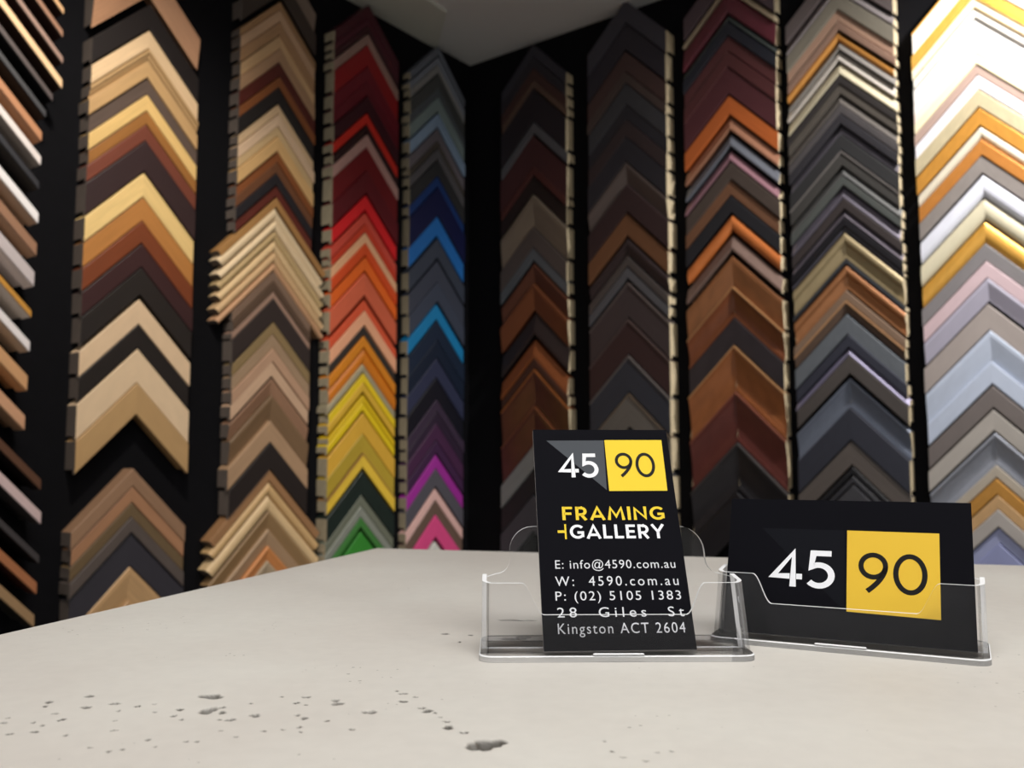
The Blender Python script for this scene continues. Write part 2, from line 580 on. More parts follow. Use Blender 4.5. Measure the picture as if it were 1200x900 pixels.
COLUMN_3 = [
    (-56, -30, 'grey-brown', (120, 104, 92), 'wi'), (-30, -6, 'dark umber', (58, 48, 42), 'wf'),
    (2, 12, 'brown-tan', (156, 120, 84), 'wf'), (12, 26, 'pink-tan', (194, 158, 126), 'wf'), (26, 41, 'mid tan', (168, 130, 94), 'wf'),
    (41, 57, 'light tan', (202, 166, 124), 'wf'), (57, 73, 'fawn', (174, 138, 106), 'wf'), (73, 90, 'dark red-brown', (84, 30, 22), 'wf'),
    (90, 102, 'orange-brown', (130, 76, 40), 'wf'), (102, 121, 'black', (30, 26, 26), 'wf'),
    (122, 134, 'pale tan', (206, 176, 140), 'wf'), (134, 148, 'pale pinkish cream', (214, 184, 154), 'wf'),
    (148, 160, 'sandy tan', (204, 174, 130), 'wf'), (160, 177, 'honey tan', (210, 170, 116), 'wf'),
    (177, 190, 'chestnut brown', (132, 76, 40), 'wf'), (190, 203, 'walnut brown', (108, 68, 44), 'wf'),
    (203, 217, 'black navy', (30, 28, 34), 'wf'), (217, 231, 'dark red', (94, 38, 28), 'wf'),
    (232, 243, 'pointed-end honey brown', (170, 126, 76), 'wf', SQ), (243, 258, 'pointed-end cream', (224, 200, 164), 'wr', SQ),
    (258, 270, 'pointed-end ivory', (228, 204, 168), 'wr', SQ), (270, 282, 'pointed-end olive tan', (190, 164, 120), 'wr', SQ),
    (282, 295, 'pointed-end cream tan', (218, 188, 144), 'wr', SQ), (295, 308, 'pointed-end tan', (204, 170, 128), 'wr', SQ),
    (308, 318, 'pointed-end pink tan', (198, 154, 118), 'wr', SQ), (318, 330, 'grey-brown', (126, 102, 86), 'wf'),
    (330, 342, 'dark brown', (86, 66, 52), 'wf'), (342, 350, 'narrow pinkish grey', (158, 128, 112), 'wf'),
    (350, 377, 'very dark brown', (46, 36, 34), 'wf'), (377, 392, 'olive tan', (138, 116, 80), 'wf'),
    (392, 408, 'grey-tan', (158, 132, 106), 'wf'), (408, 424, 'rose-tan', (182, 146, 120), 'wf'),
    (424, 441, 'light pink-tan', (202, 168, 140), 'wf'), (443, 463, 'mid brown', (150, 114, 90), 'wi'),
    (463, 493, 'olive brown', (122, 96, 70), 'wi'), (493, 518, 'tan', (172, 140, 110), 'wf'),
    (518, 550, 'black-brown', (36, 28, 26), 'wf'), (550, 564, 'pointed-end brown', (156, 116, 80), 'wf', SQ),
    (564, 580, 'pointed-end straw', (206, 170, 120), 'wr', SQ), (580, 599, 'pointed-end pale straw', (214, 184, 140), 'wr', SQ),
    (599, 620, 'pointed-end dull brown', (146, 116, 80), 'wi', SQ), (620, 640, 'grey-tan', (170, 140, 110), 'wi'),
    (640, 657, 'orange-tan', (206, 136, 80), 'wi'), (657, 684, 'pale grey-tan', (170, 150, 124), 'wi'), (684, 712, 'lowest dull tan', (160, 138, 112), 'wi'),
]
COLUMN_4 = [
    (6, 20, 'dark maroon', (70, 22, 34), 'pf'), (20, 30, 'deep maroon', (78, 26, 40), 'pf'), (30, 39, 'blackish maroon', (60, 24, 30), 'pf'),
    (40, 52, 'silvery pink', (170, 138, 128), 'sf'), (52, 78, 'crimson', (140, 22, 26), 'pf'), (78, 96, 'maroon', (108, 22, 36), 'pf'),
    (96, 112, 'wine red', (100, 20, 34), 'pf'), (113, 131, 'black maroon', (58, 18, 28), 'pf'), (133, 145, 'scarlet', (208, 46, 34), 'pf'),
    (146, 157, 'blackish brown', (48, 22, 24), 'pf'), (158, 172, 'pale pinkish grey', (206, 164, 156), 'sf'),
    (172, 200, 'deep red', (112, 18, 24), 'pf'), (200, 226, 'dark red', (96, 16, 26), 'pf'), (229, 246, 'bright red', (226, 34, 40), 'pf'),
    (250, 262, 'coral red', (212, 80, 64), 'pf'), (262, 272, 'orange-red', (206, 66, 40), 'pf'), (273, 285, 'pale peach', (230, 178, 136), 'pf'),
    (285, 299, 'burnt orange', (216, 80, 34), 'pf'), (301, 317, 'bright orange', (230, 104, 34), 'pf'), (320, 346, 'salmon', (208, 100, 70), 'pf'),
    (352, 364, 'vermilion', (212, 86, 54), 'pf'), (364, 381, 'light peach', (230, 168, 132), 'pf'), (382, 393, 'black', (52, 46, 42), 'pf'),
    (394, 407, 'amber', (210, 130, 34), 'pf'), (407, 427, 'deep amber', (206, 120, 30), 'pr'), (427, 436, 'thin silver-khaki', (182, 172, 142), 'sf'),
    (437, 448, 'lemon yellow', (222, 192, 36), 'pf'), (448, 459, 'deep yellow', (210, 170, 56), 'pf'), (463, 471, 'bright yellow', (216, 182, 28), 'pf'),
    (471, 481, 'canary yellow', (226, 196, 32), 'pf'), (484, 508, 'golden yellow', (212, 166, 60), 'pf'), (508, 531, 'olive gold', (176, 150, 52), 'pf'),
    (531, 548, 'yellow with tan edge', (226, 190, 66), 'pf', {'rim': ((164, 120, 70), 0.0022, 'p')}),
    (552, 580, 'blackish green', (34, 44, 40), 'lf'), (580, 593, 'grey-green', (108, 112, 98), 'pf'),
    (593, 606, 'silvery green', (152, 156, 146), 'sf'), (606, 618, 'leaf green', (66, 122, 60), 'pf'), (623, 650, 'bright green', (56, 134, 50), 'pf'),
]
COLUMN_5 = [
    (55, 64, 'thin steel grey', (120, 126, 138), 'sf'), (67, 75, 'blue-grey', (122, 128, 140), 'pf'), (75, 85, 'silver grey', (150, 150, 150), 'sf'),
    (87, 103, 'dark grey', (76, 78, 78), 'pf'), (103, 114, 'mid grey', (86, 92, 98), 'pf'), (114, 130, 'sage grey', (124, 140, 140), 'pf'),
    (133, 148, 'pale blue', (156, 182, 212), 'sf'), (151, 165, 'warm grey', (124, 118, 126), 'sf'), (165, 173, 'grey-brown', (74, 68, 62), 'pf'),
    (174, 186, 'dim silver', (104, 102, 106), 'sf'), (187, 206, 'charcoal', (50, 50, 52), 'pf'), (207, 219, 'dark blue', (28, 56, 112), 'pf'),
    (219, 253, 'navy', (20, 24, 66), 'pf'), (254, 276, 'bright blue', (36, 106, 180), 'pf'), (280, 302, 'slate', (56, 62, 76), 'wf'),
    (306, 330, 'dull slate', (60, 64, 78), 'wf'), (330, 353, 'blue slate', (60, 66, 82), 'wf'), (357, 374, 'turquoise blue', (26, 122, 176), 'pf'),
    (375, 398, 'dark teal navy', (26, 38, 58), 'pf'), (398, 419, 'blackish navy', (22, 32, 50), 'pf'), (420, 442, 'ink blue', (46, 50, 74), 'pf'),
    (443, 467, 'black', (20, 20, 30), 'pf'), (467, 482, 'dark aubergine', (56, 44, 62), 'pf'), (482, 496, 'black purple', (46, 34, 52), 'pf'),
    (496, 515, 'dark purple', (68, 38, 68), 'pf'), (516, 531, 'plum', (62, 36, 68), 'pf'), (533, 549, 'bright magenta', (152, 46, 146), 'pf'),
    (549, 570, 'graphite grey', (80, 78, 86), 'pf'), (573, 586, 'pale pink', (212, 172, 166), 'pf'), (586, 603, 'olive brown', (102, 82, 72), 'pf'),
    (603, 629, 'hot pink', (214, 76, 132), 'pf'), (635, 655, 'whitish', (206, 206, 200), 'pf'),
]
COLUMN_6 = [
    (52, 66, 'dark charcoal', (64, 62, 74), 'wf'), (66, 80, 'black', (52, 48, 58), 'wf'), (80, 93, 'dark russet', (84, 54, 50), 'wf'),
    (93, 103, 'brown-tan', (116, 90, 76), 'wf'), (104, 142, 'wide black', (46, 38, 46), 'wf'), (143, 156, 'silver grey', (122, 122, 128), 'sf'),
    (158, 195, 'dark red-brown', (82, 44, 46), 'wf'), (195, 205, 'maroon brown', (94, 48, 44), 'wf'), (206, 226, 'black-brown', (42, 28, 26), 'wf'),
    (228, 265, 'wide taupe', (136, 122, 106), 'wi'), (266, 290, 'grey-brown', (96, 86, 82), 'wf'), (290, 305, 'slate grey', (104, 110, 116), 'wf'),
    (309, 332, 'red-brown', (106, 60, 40), 'wi'), (332, 363, 'rust brown', (132, 74, 40), 'wi'), (366, 392, 'very dark brown', (52, 40, 40), 'wo'),
    (398, 420, 'bright rust', (162, 90, 44), 'wo'), (420, 431, 'dark walnut', (86, 52, 40), 'wf'),
    (433, 474, 'brown with orange rim', (104, 58, 46), 'li', {'rim': ((186, 112, 60), 0.004, 'l')}),
    (476, 519, 'dark mahogany', (98, 52, 46), 'li', {'rim': ((150, 90, 60), 0.0035, 'l')}),
    (521, 548, 'mid grey', (150, 152, 152), 'wf'), (550, 578, 'black', (34, 32, 38), 'wf'), (580, 622, 'dark slate', (76, 76, 84), 'wf'),
]
COLUMN_7 = [
    (0, 26, 'charcoal', (78, 76, 88), 'wf'), (26, 58, 'blackish grey', (56, 52, 64), 'wf'), (60, 84, 'dark russet', (88, 64, 62), 'wf'),
    (84, 96, 'dull brown', (92, 76, 72), 'wf'), (97, 122, 'dark grey', (74, 74, 80), 'wf'), (122, 140, 'black-grey', (52, 50, 58), 'wf'),
    (140, 160, 'dark umber', (66, 52, 54), 'wf'), (160, 189, 'wide black', (50, 48, 56), 'wf'), (190, 216, 'grey-brown', (104, 90, 86), 'wi'),
    (216, 248, 'dark maroon brown', (64, 44, 46), 'wf'), (250, 276, 'warm mid brown', (132, 88, 58), 'wf'), (280, 299, 'dark brown', (66, 52, 54), 'ws'),
    (300, 312, 'brown-grey', (92, 84, 82), 'wf'), (313, 326, 'silvery grey', (104, 104, 110), 'wf'),
    (331, 372, 'wide brown-black', (78, 66, 68), 'wf', {'rim': ((110, 98, 96), 0.005, 'w')}),
    (374, 415, 'wide dark maroon', (68, 44, 46), 'wf', {'rim': ((100, 82, 80), 0.005, 'w')}),
    (417, 459, 'wide blue-black', (60, 64, 76), 'wf', {'rim': ((130, 122, 120), 0.004, 'w')}),
    (461, 500, 'wide taupe grey', (126, 120, 114), 'wf', {'rim': ((140, 122, 104), 0.004, 'w')}),
    (504, 545, 'wide charcoal', (70, 70, 76), 'wf'), (547, 592, 'wide dark brown', (76, 66, 62), 'wf'), (594, 640, 'lowest dark', (60, 58, 62), 'wf'),
]
COLUMN_8 = [
    (-48, -22, 'dusky plum', (92, 76, 84), 'wf'), (-21, -12, 'thin cream', (190, 172, 146), 'po'), (-11, 15, 'maroon', (112, 48, 62), 'lo'),
    (16, 24, 'thin grey-green', (98, 106, 104), 'so'), (25, 41, 'blackish navy', (40, 42, 54), 'wf'), (42, 60, 'dark maroon', (96, 52, 54), 'wf'),
    (60, 78, 'maroon brown', (92, 48, 50), 'wf'), (78, 110, 'wide maroon', (88, 44, 50), 'wf'), (112, 134, 'bright orange-brown', (206, 108, 50), 'wf'),
    (137, 152, 'peach-edged brown', (196, 140, 112), 'so'), (157, 171, 'silver-edged black', (128, 132, 144), 'so'),
    (176, 188, 'mauve pink', (180, 134, 146), 'so'), (190, 210, 'dark grey-brown', (84, 72, 66), 'wf'), (211, 228, 'mid brown', (126, 86, 62), 'wf'),
    (229, 249, 'black', (36, 36, 42), 'wf'), (251, 270, 'bright copper orange', (218, 126, 66), 'lr'), (275, 293, 'grey-pink', (148, 122, 112), 'so'),
    (300, 336, 'wide leather brown', (150, 98, 62), 'li'), (336, 371, 'tan-rimmed russet', (130, 74, 46), 'lc', {'rim': ((186, 138, 92), 0.003, 'p')}),
    (372, 404, 'blackish slate', (56, 50, 54), 'lf'), (405, 458, 'wide tan-rimmed chestnut', (160, 98, 58), 'lc', {'rim': ((190, 142, 96), 0.0035, 'p')}),
    (459, 517, 'wide dark cherry', (108, 56, 50), 'lc', {'rim': ((150, 90, 72), 0.004, 'l')}),
    (519, 574, 'wide black', (48, 46, 50), 'lc', {'rim': ((84, 80, 80), 0.004, 'l')}), (577, 625, 'lowest black', (40, 38, 42), 'lf'),
]
COLUMN_9 = [
    (-46, -24, 'dusky grey-brown', (104, 94, 94), 'wf'), (-22, -10, 'thin silver', (160, 152, 154), 'so'), (-9, 11, 'olive grey', (130, 124, 112), 'wf'),
    (11, 25, 'pinkish brown', (172, 138, 118), 'wf'), (25, 35, 'dull brown', (146, 116, 100), 'wf'), (37, 48, 'bright gold', (222, 156, 80), 'gr'),
    (48, 58, 'pewter', (152, 148, 144), 'so'), (58, 71, 'white silver', (220, 212, 204), 'so'), (73, 87, 'pale champagne', (232, 222, 192), 'so'),
    (88, 98, 'black', (52, 48, 48), 'pf'), (98, 110, 'dark taupe', (84, 78, 72), 'wf'), (110, 122, 'iron grey', (96, 90, 86), 'wo'),
    (122, 133, 'dark grey', (80, 76, 78), 'wf'), (133, 145, 'blackish grey', (48, 46, 52), 'wf'), (145, 157, 'lilac grey', (104, 100, 110), 'so'),
    (157, 176, 'black-rimmed', (46, 46, 48), 'wf'), (177, 194, 'dark grey with pale rim', (66, 64, 62), 'wf', {'rim': ((126, 120, 118), 0.003, 'p')}),
    (194, 206, 'steel grey', (92, 92, 92), 'wo'), (206, 217, 'greenish grey', (82, 86, 84), 'wf'), (218, 232, 'silvery lilac', (120, 114, 128), 'so'),
    (232, 245, 'umber', (58, 50, 50), 'wf'), (245, 254, 'thin lilac silver', (128, 120, 132), 'so'), (254, 265, 'jet black', (28, 26, 32), 'lf'),
    (266, 271, 'thin slate', (74, 72, 82), 'lf'), (272, 302, 'champagne beaded', (172, 154, 118), 'sb'), (303, 309, 'thin dark slate', (60, 62, 68), 'lf'),
    (310, 338, 'copper gold', (182, 124, 82), 'gb'), (340, 352, 'tan-brown', (138, 112, 92), 'wf'),
    (352, 366, 'brown with copper rim', (96, 76, 64), 'wi', {'rim': ((206, 158, 116), 0.0045, 'g')}),
    (368, 392, 'slate grey', (118, 124, 132), 'sf'), (392, 407, 'dark blue slate', (64, 66, 80), 'sf'), (407, 416, 'thin lilac', (160, 154, 184), 'so'),
    (416, 438, 'brown-grey', (82, 76, 74), 'wf'), (443, 477, 'wide blue-grey', (124, 132, 150), 'sc'), (477, 516, 'wide dark slate', (64, 66, 78), 'sf'),
    (517, 545, 'taupe', (98, 90, 86), 'wf'), (547, 556, 'thin black', (34, 34, 38), 'lf'), (558, 566, 'thin charcoal', (62, 62, 68), 'lf'),
    (568, 590, 'lowest grey', (82, 82, 88), 'sf'),
]
COLUMN_10 = [
    (-46, -21, 'dazzling white', (236, 232, 224), 'pf', {'rim': ((232, 170, 70), 0.003, 'g')}), (-20, -5, 'bright yellow gold', (236, 180, 84), 'gf'), (-4, 8, 'cream white', (238, 228, 200), 'pf', {'rim': ((226, 186, 110), 0.0028, 'g')}),
    (9, 20, 'ivory white', (236, 232, 222), 'pf', {'rim': ((150, 128, 96), 0.0022, 'p')}), (21, 38, 'plain white', (236, 234, 230), 'pf', {'rim': ((110, 104, 100), 0.0022, 'p')}), (38, 51, 'soft white', (234, 230, 224), 'pf'),
    (51, 63, 'blush white', (228, 208, 198), 'pf'), (63, 75, 'cream', (232, 220, 186), 'pf'), (75, 88, 'mauve-grey', (170, 146, 136), 'pf'),
    (88, 104, 'bluish white', (226, 224, 232), 'pf'), (104, 125, 'champagne', (206, 192, 158), 'gf'), (126, 147, 'rich gold', (206, 146, 62), 'gf'),
    (147, 162, 'cream silver', (216, 206, 186), 'pr'), (163, 182, 'amber gold', (198, 130, 60), 'gf'), (182, 203, 'mauve pewter', (148, 140, 136), 'sf'),
    (204, 230, 'white silver', (216, 218, 230), 'pr'), (231, 257, 'pale champagne', (206, 198, 172), 'pr'), (259, 285, 'yellow gold', (216, 162, 72), 'gr'),
    (285, 306, 'dull grey', (124, 120, 122), 'pf'), (306, 326, 'pink silver', (202, 178, 184), 'pf'), (326, 352, 'lilac silver', (176, 172, 190), 'pi'),
    (356, 387, 'taupe grey', (160, 150, 146), 'pf'), (387, 424, 'wide pale blue', (190, 200, 220), 'pi'), (424, 450, 'icy blue', (186, 196, 216), 'pf'),
    (452, 478, 'dark taupe', (112, 104, 102), 'pf'), (480, 505, 'light stone grey', (168, 162, 156), 'pf'),
    (507, 545, 'scooped silver', (156, 160, 172), 'sc'), (545, 560, 'greyish beige', (172, 162, 148), 'pf'), (561, 580, 'old gold', (196, 142, 68), 'gf'),
    (580, 597, 'pale peach gold', (212, 172, 124), 'gf'), (597, 618, 'stone grey', (168, 162, 158), 'pf'), (618, 637, 'periwinkle', (152, 158, 194), 'pf'),
    (637, 664, 'lavender blue', (142, 148, 188), 'pf'),
]
# the cut-off column at the left: row of the lower right tip, tip column, face height in rows, face colour
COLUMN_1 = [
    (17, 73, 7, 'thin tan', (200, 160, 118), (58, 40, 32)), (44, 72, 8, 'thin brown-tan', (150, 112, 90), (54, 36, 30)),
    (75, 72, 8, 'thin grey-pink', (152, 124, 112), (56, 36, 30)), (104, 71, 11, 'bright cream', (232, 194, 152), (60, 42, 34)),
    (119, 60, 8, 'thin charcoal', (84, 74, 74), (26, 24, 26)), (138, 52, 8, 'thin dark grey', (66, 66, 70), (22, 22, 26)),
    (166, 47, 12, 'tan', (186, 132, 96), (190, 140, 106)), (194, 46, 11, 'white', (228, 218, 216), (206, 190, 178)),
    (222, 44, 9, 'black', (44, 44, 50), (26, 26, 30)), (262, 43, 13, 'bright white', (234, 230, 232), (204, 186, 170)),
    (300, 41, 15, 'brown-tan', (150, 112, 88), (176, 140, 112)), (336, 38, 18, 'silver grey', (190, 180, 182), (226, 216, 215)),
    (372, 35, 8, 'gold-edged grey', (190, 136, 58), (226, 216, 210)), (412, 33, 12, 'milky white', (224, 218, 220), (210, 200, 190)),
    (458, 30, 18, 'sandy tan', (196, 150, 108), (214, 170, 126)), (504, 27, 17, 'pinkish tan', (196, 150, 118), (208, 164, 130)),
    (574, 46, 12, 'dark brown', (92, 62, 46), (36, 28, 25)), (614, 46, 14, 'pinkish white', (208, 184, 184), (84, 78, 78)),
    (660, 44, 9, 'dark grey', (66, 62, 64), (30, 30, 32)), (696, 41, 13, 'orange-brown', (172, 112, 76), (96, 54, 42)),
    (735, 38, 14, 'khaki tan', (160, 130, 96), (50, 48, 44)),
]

HW = 0.1245
build_column('L', 157.0, HW, COLUMN_2, 'second column from left', 'moulding samples in the second column', 0.95, 0.040, M_RAW_GREY)
build_column('L', 316.5, HW * .93, COLUMN_3, 'third column from left', 'moulding samples in the third column', 1.0, 0.036, M_RAW_GREY)
build_column('L', 424.5, HW * .98, COLUMN_4, 'the red-to-green column', 'red to green moulding samples', 1.05, 0.040, M_RAW_DULL)
build_column('L', 511.0, HW * 1.0, COLUMN_5, 'the blue-to-pink column', 'blue to pink moulding samples', 1.1, 0.030, M_RAW_DULL)
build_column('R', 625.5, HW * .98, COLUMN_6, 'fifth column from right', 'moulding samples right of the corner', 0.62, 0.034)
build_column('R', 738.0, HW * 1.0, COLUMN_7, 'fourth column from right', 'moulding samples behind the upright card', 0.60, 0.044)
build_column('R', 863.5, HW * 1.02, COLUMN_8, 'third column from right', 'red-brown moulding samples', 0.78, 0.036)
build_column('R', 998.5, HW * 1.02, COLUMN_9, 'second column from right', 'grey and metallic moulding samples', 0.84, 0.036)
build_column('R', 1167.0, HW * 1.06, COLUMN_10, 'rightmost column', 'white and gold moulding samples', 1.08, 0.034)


def build_left_column():
    H0 = 0.080
    hw = 0.150
    B = C0 + NRM_L * H0
    r = ray(44, HORIZON)
    m = r.x / r.y
    t_end = (m * B.y - B.x) / (DIR_L.x - m * DIR_L.y)
    t = t_end + hw                                          # middle of the column
    for i, (yt, xt, face, phrase, rgb, side_rgb) in enumerate(COLUMN_1):
        r = ray(xt, yt)
        m = r.x / r.y
        te = (m * B.y - B.x) / (DIR_L.x - m * DIR_L.y)
        h = max(0.05, t - te)
        P = B + DIR_L * te
        z_tip = z_at(P.x, P.y, yt)
        W2 = face / F_PX * P.y
        z_apex = z_tip + W2 + h
        make_sample('L', t, z_apex, W2 / math.sqrt(2), H0, h, phrase, side_rgb, 'pf', 'the leftmost column',
                    'moulding samples at the left edge', i + 1, 0.95, raw=M_RAW_GREY, face=rgb)


build_left_column()

# ------------------------------------------------------------------ counter
CK = on_plane_z(440, 642, COUNTER_Z)                        # far left corner of the top
A = math.radians(15.0)
EX = Vector((math.cos(A), -math.sin(A), 0))                 # along the back edge, to the right
EY = Vector((-math.sin(A), -math.cos(A), 0))                # along the left edge, towards the camera
CW, CD, CT = 1.55, 1.15, 0.055

PITS = []
for s, ox, oy, rows in (
    (3.0, 0, 640, [(743, 528, 92, 16), (732, 578, 62, 22), (782, 567, 22, 8), (782, 585, 28, 10), (811, 610, 36, 10), (772, 610, 18, 6),
                   (896, 595, 40, 12), (633, 575, 24, 9), (610, 597, 24, 7), (639, 609, 18, 6), (315, 527, 30, 9), (305, 566, 36, 10),
                   (405, 553, 34, 9), (174, 548, 26, 9), (160, 563, 18, 6), (124, 652, 28, 7), (195, 588, 24, 6), (217, 610, 26, 8),
                   (232, 665, 16, 6), (402, 647, 22, 6), (486, 563, 20, 6), (417, 579, 14, 6), (520, 681, 18, 6), (383, 721, 14, 5),
                   (431, 715, 14, 5), (655, 687, 14, 5), (692, 687, 14, 5), (547, 705, 12, 4), (316, 708, 12, 4), (776, 648, 14, 4),
                   (830, 671, 12, 5), (1078, 530, 28, 8), (1042, 551, 20, 7), (1077, 558, 16, 5), (1180, 542, 34, 8), (1188, 554, 50, 10),
                   (1046, 594, 22, 7), (1070, 605, 28, 9), (1150, 614, 16, 6), (1052, 636, 20, 8), (1058, 653, 12, 4), (996, 645, 14, 5),
                   (928, 650, 14, 4), (10, 620, 30, 8), (30, 603, 12, 5), (35, 660, 26, 5), (118, 620, 14, 5), (150, 630, 20, 6),
                   (545, 555, 16, 4), (545, 583, 16, 5), (882, 553, 14, 4), (990, 530, 12, 4), (404, 613, 14, 4)]),
    (3.0, 400, 620, [(100, 643, 46, 14), (218, 578, 30, 7), (218, 606, 34, 8), (195, 569, 12, 5), (260, 590, 18, 5), (284, 629, 26, 7),
                     (303, 639, 40, 12), (330, 646, 12, 5), (351, 661, 14, 5), (371, 676, 24, 8), (375, 697, 42, 14), (434, 715, 30, 9),
                     (470, 764, 80, 26), (508, 757, 100, 34), (548, 752, 70, 26), (38, 704, 20, 8), (365, 368, 34, 6), (455, 373, 16, 5),
                     (415, 397, 14, 5), (600, 320, 100, 6), (655, 321, 60, 6), (600, 385, 100, 10), (640, 380, 60, 12), (950, 782, 12, 6),
                     (990, 802, 14, 4), (1070, 815, 18, 6), (1110, 785, 14, 5), (925, 745, 14, 5), (1160, 780, 14, 4)]),
):
    for cx, cy, w, h in rows:
        px, py, w, h = ox + cx / s, oy + cy / s, w / s, h / s
        c = on_plane_z(px, py, COUNTER_Z)
        rx = (on_plane_z(px + w / 2, py, COUNTER_Z) - c).length
        ry = (on_plane_z(px, py - h / 2, COUNTER_Z) - on_plane_z(px, py + h / 2, COUNTER_Z)).length / 2
        PITS.append((c.x, c.y, max(rx, 0.0006), max(ry, 0.0006)))


def build_counter():
    root = empty('concrete_counter', CK + EX * (CW / 2) + EY * (CD / 2) - up * COUNTER_Z)
    tag(root, 'pale concrete counter with pitted top under the card holders', 'counter')
    off = root.location
    # pitted field: a fine grid in counter coordinates, set flush into the slab
    pts = [(Vector((x, y, 0)) - Vector((CK.x, CK.y, 0))) for x, y, _, _ in PITS]
    us = [p.dot(EX) for p in pts]
    vs = [p.dot(EY) for p in pts]
    u0, u1, v0, v1 = max(0.012, min(us) - .012), max(us) + .012, min(vs) - .012, max(vs) + .012
    st = 0.00055
    nu, nv = int((u1 - u0) / st) + 1, int((v1 - v0) / st) + 1
    U, V = np.meshgrid(np.linspace(u0, u1, nu), np.linspace(v0, v1, nv), indexing='ij')
    X = CK.x + EX.x * U + EY.x * V
    Y = CK.y + EX.y * U + EY.y * V
    Z = np.zeros_like(X)
    K = np.zeros_like(X)
    rng = np.random.RandomState(3)
    for (cx, cy, rx, ry) in PITS:
        dx, dy = (X - cx) / rx, (Y - cy) / ry
        ang = np.arctan2(dy, dx)
        wob = 1 + .16 * np.sin(2 * ang + rng.rand() * 6) + .10 * np.sin(3 * ang + rng.rand() * 6) + .07 * np.sin(5 * ang + rng.rand() * 6)
        q = np.sqrt(dx * dx + dy * dy) / wob
        dep = min(0.0022, 0.55 * min(rx, ry))
        Z = np.minimum(Z, -dep * np.clip(1.15 * (1 - q ** 2), 0, 1))
        K = np.maximum(K, np.clip((1.05 - q) / .22, 0, 1) * (0.75 + .25 * rng.rand()))
    co = np.stack([X - off.x, Y - off.y, COUNTER_Z + Z - off.z], -1).reshape(-1, 3)
    idx = np.arange(nu * nv).reshape(nu, nv)
    q = np.stack([idx[:-1, :-1], idx[:-1, 1:], idx[1:, 1:], idx[1:, :-1]], -1).reshape(-1, 4)
    me = bpy.data.meshes.new('pitted_surface')
    me.vertices.add(len(co))
    me.vertices.foreach_set('co', co.ravel())
    me.loops.add(q.size)
    me.loops.foreach_set('vertex_index', q.ravel())
    me.polygons.add(len(q))
    me.polygons.foreach_set('loop_start', np.arange(len(q)) * 4)
    me.polygons.foreach_set('use_smooth', np.ones(len(q), dtype=bool))
    me.update(calc_edges=True)
    me.validate()
    if me.polygons[0].normal.z < 0:
        me.flip_normals()
    at = me.attributes.new('pit', 'FLOAT', 'POINT')
    at.data.foreach_set('value', K.ravel())
    me.materials.append(M_CONCRETE)
    o = bpy.data.objects.new('pitted_surface', me)
    COL.objects.link(o)
    o.parent = root
    # slab: bevelled plate whose top face has an opening filled by the pitted field
    def P(u, v, z):
        return CK + EX * u + EY * v + up * (z - COUNTER_Z) - off
    e = 0.0025
    vts = [P(0, 0, COUNTER_Z - e), P(CW, 0, COUNTER_Z - e), P(CW, CD, COUNTER_Z - e), P(0, CD, COUNTER_Z - e),
           P(e, e, COUNTER_Z), P(CW - e, e, COUNTER_Z), P(CW - e, CD - e, COUNTER_Z), P(e, CD - e, COUNTER_Z),
           P(u0, v0, COUNTER_Z), P(u1, v0, COUNTER_Z), P(u1, v1, COUNTER_Z), P(u0, v1, COUNTER_Z),
           P(0, 0, COUNTER_Z - CT), P(CW, 0, COUNTER_Z - CT), P(CW, CD, COUNTER_Z - CT), P(0, CD, COUNTER_Z - CT)]
    fs = []
    for k in range(4):
        j = (k + 1) % 4
        fs += [(k, 4 + k, 4 + j, j), (4 + k, 8 + k, 8 + j, 4 + j), (12 + k, k, j, 12 + j)]
    fs.append((12, 13, 14, 15))
    mesh_obj('slab', vts, [f[::-1] for f in fs], M_CONCRETE, root)
    b = box_vecs(P(.03, .03, 0), EX * (CW - .06), EY * (CD - .06), up * (COUNTER_Z - CT))
    mesh_obj('cabinet', b, [f[::-1] for f in BOX_F], M_CABINET, root)


build_counter()

# ------------------------------------------------------------------ clear card holders
TILT = math.tan(math.radians(22.0))
H_EAR, H_LIP, H_TAB = 0.0255, 0.0149, 0.0442
H_W, H_D = 0.0955, 0.0145


def smooth(a):
    a = min(1, max(0, a))
    return a * a * (3 - 2 * a)


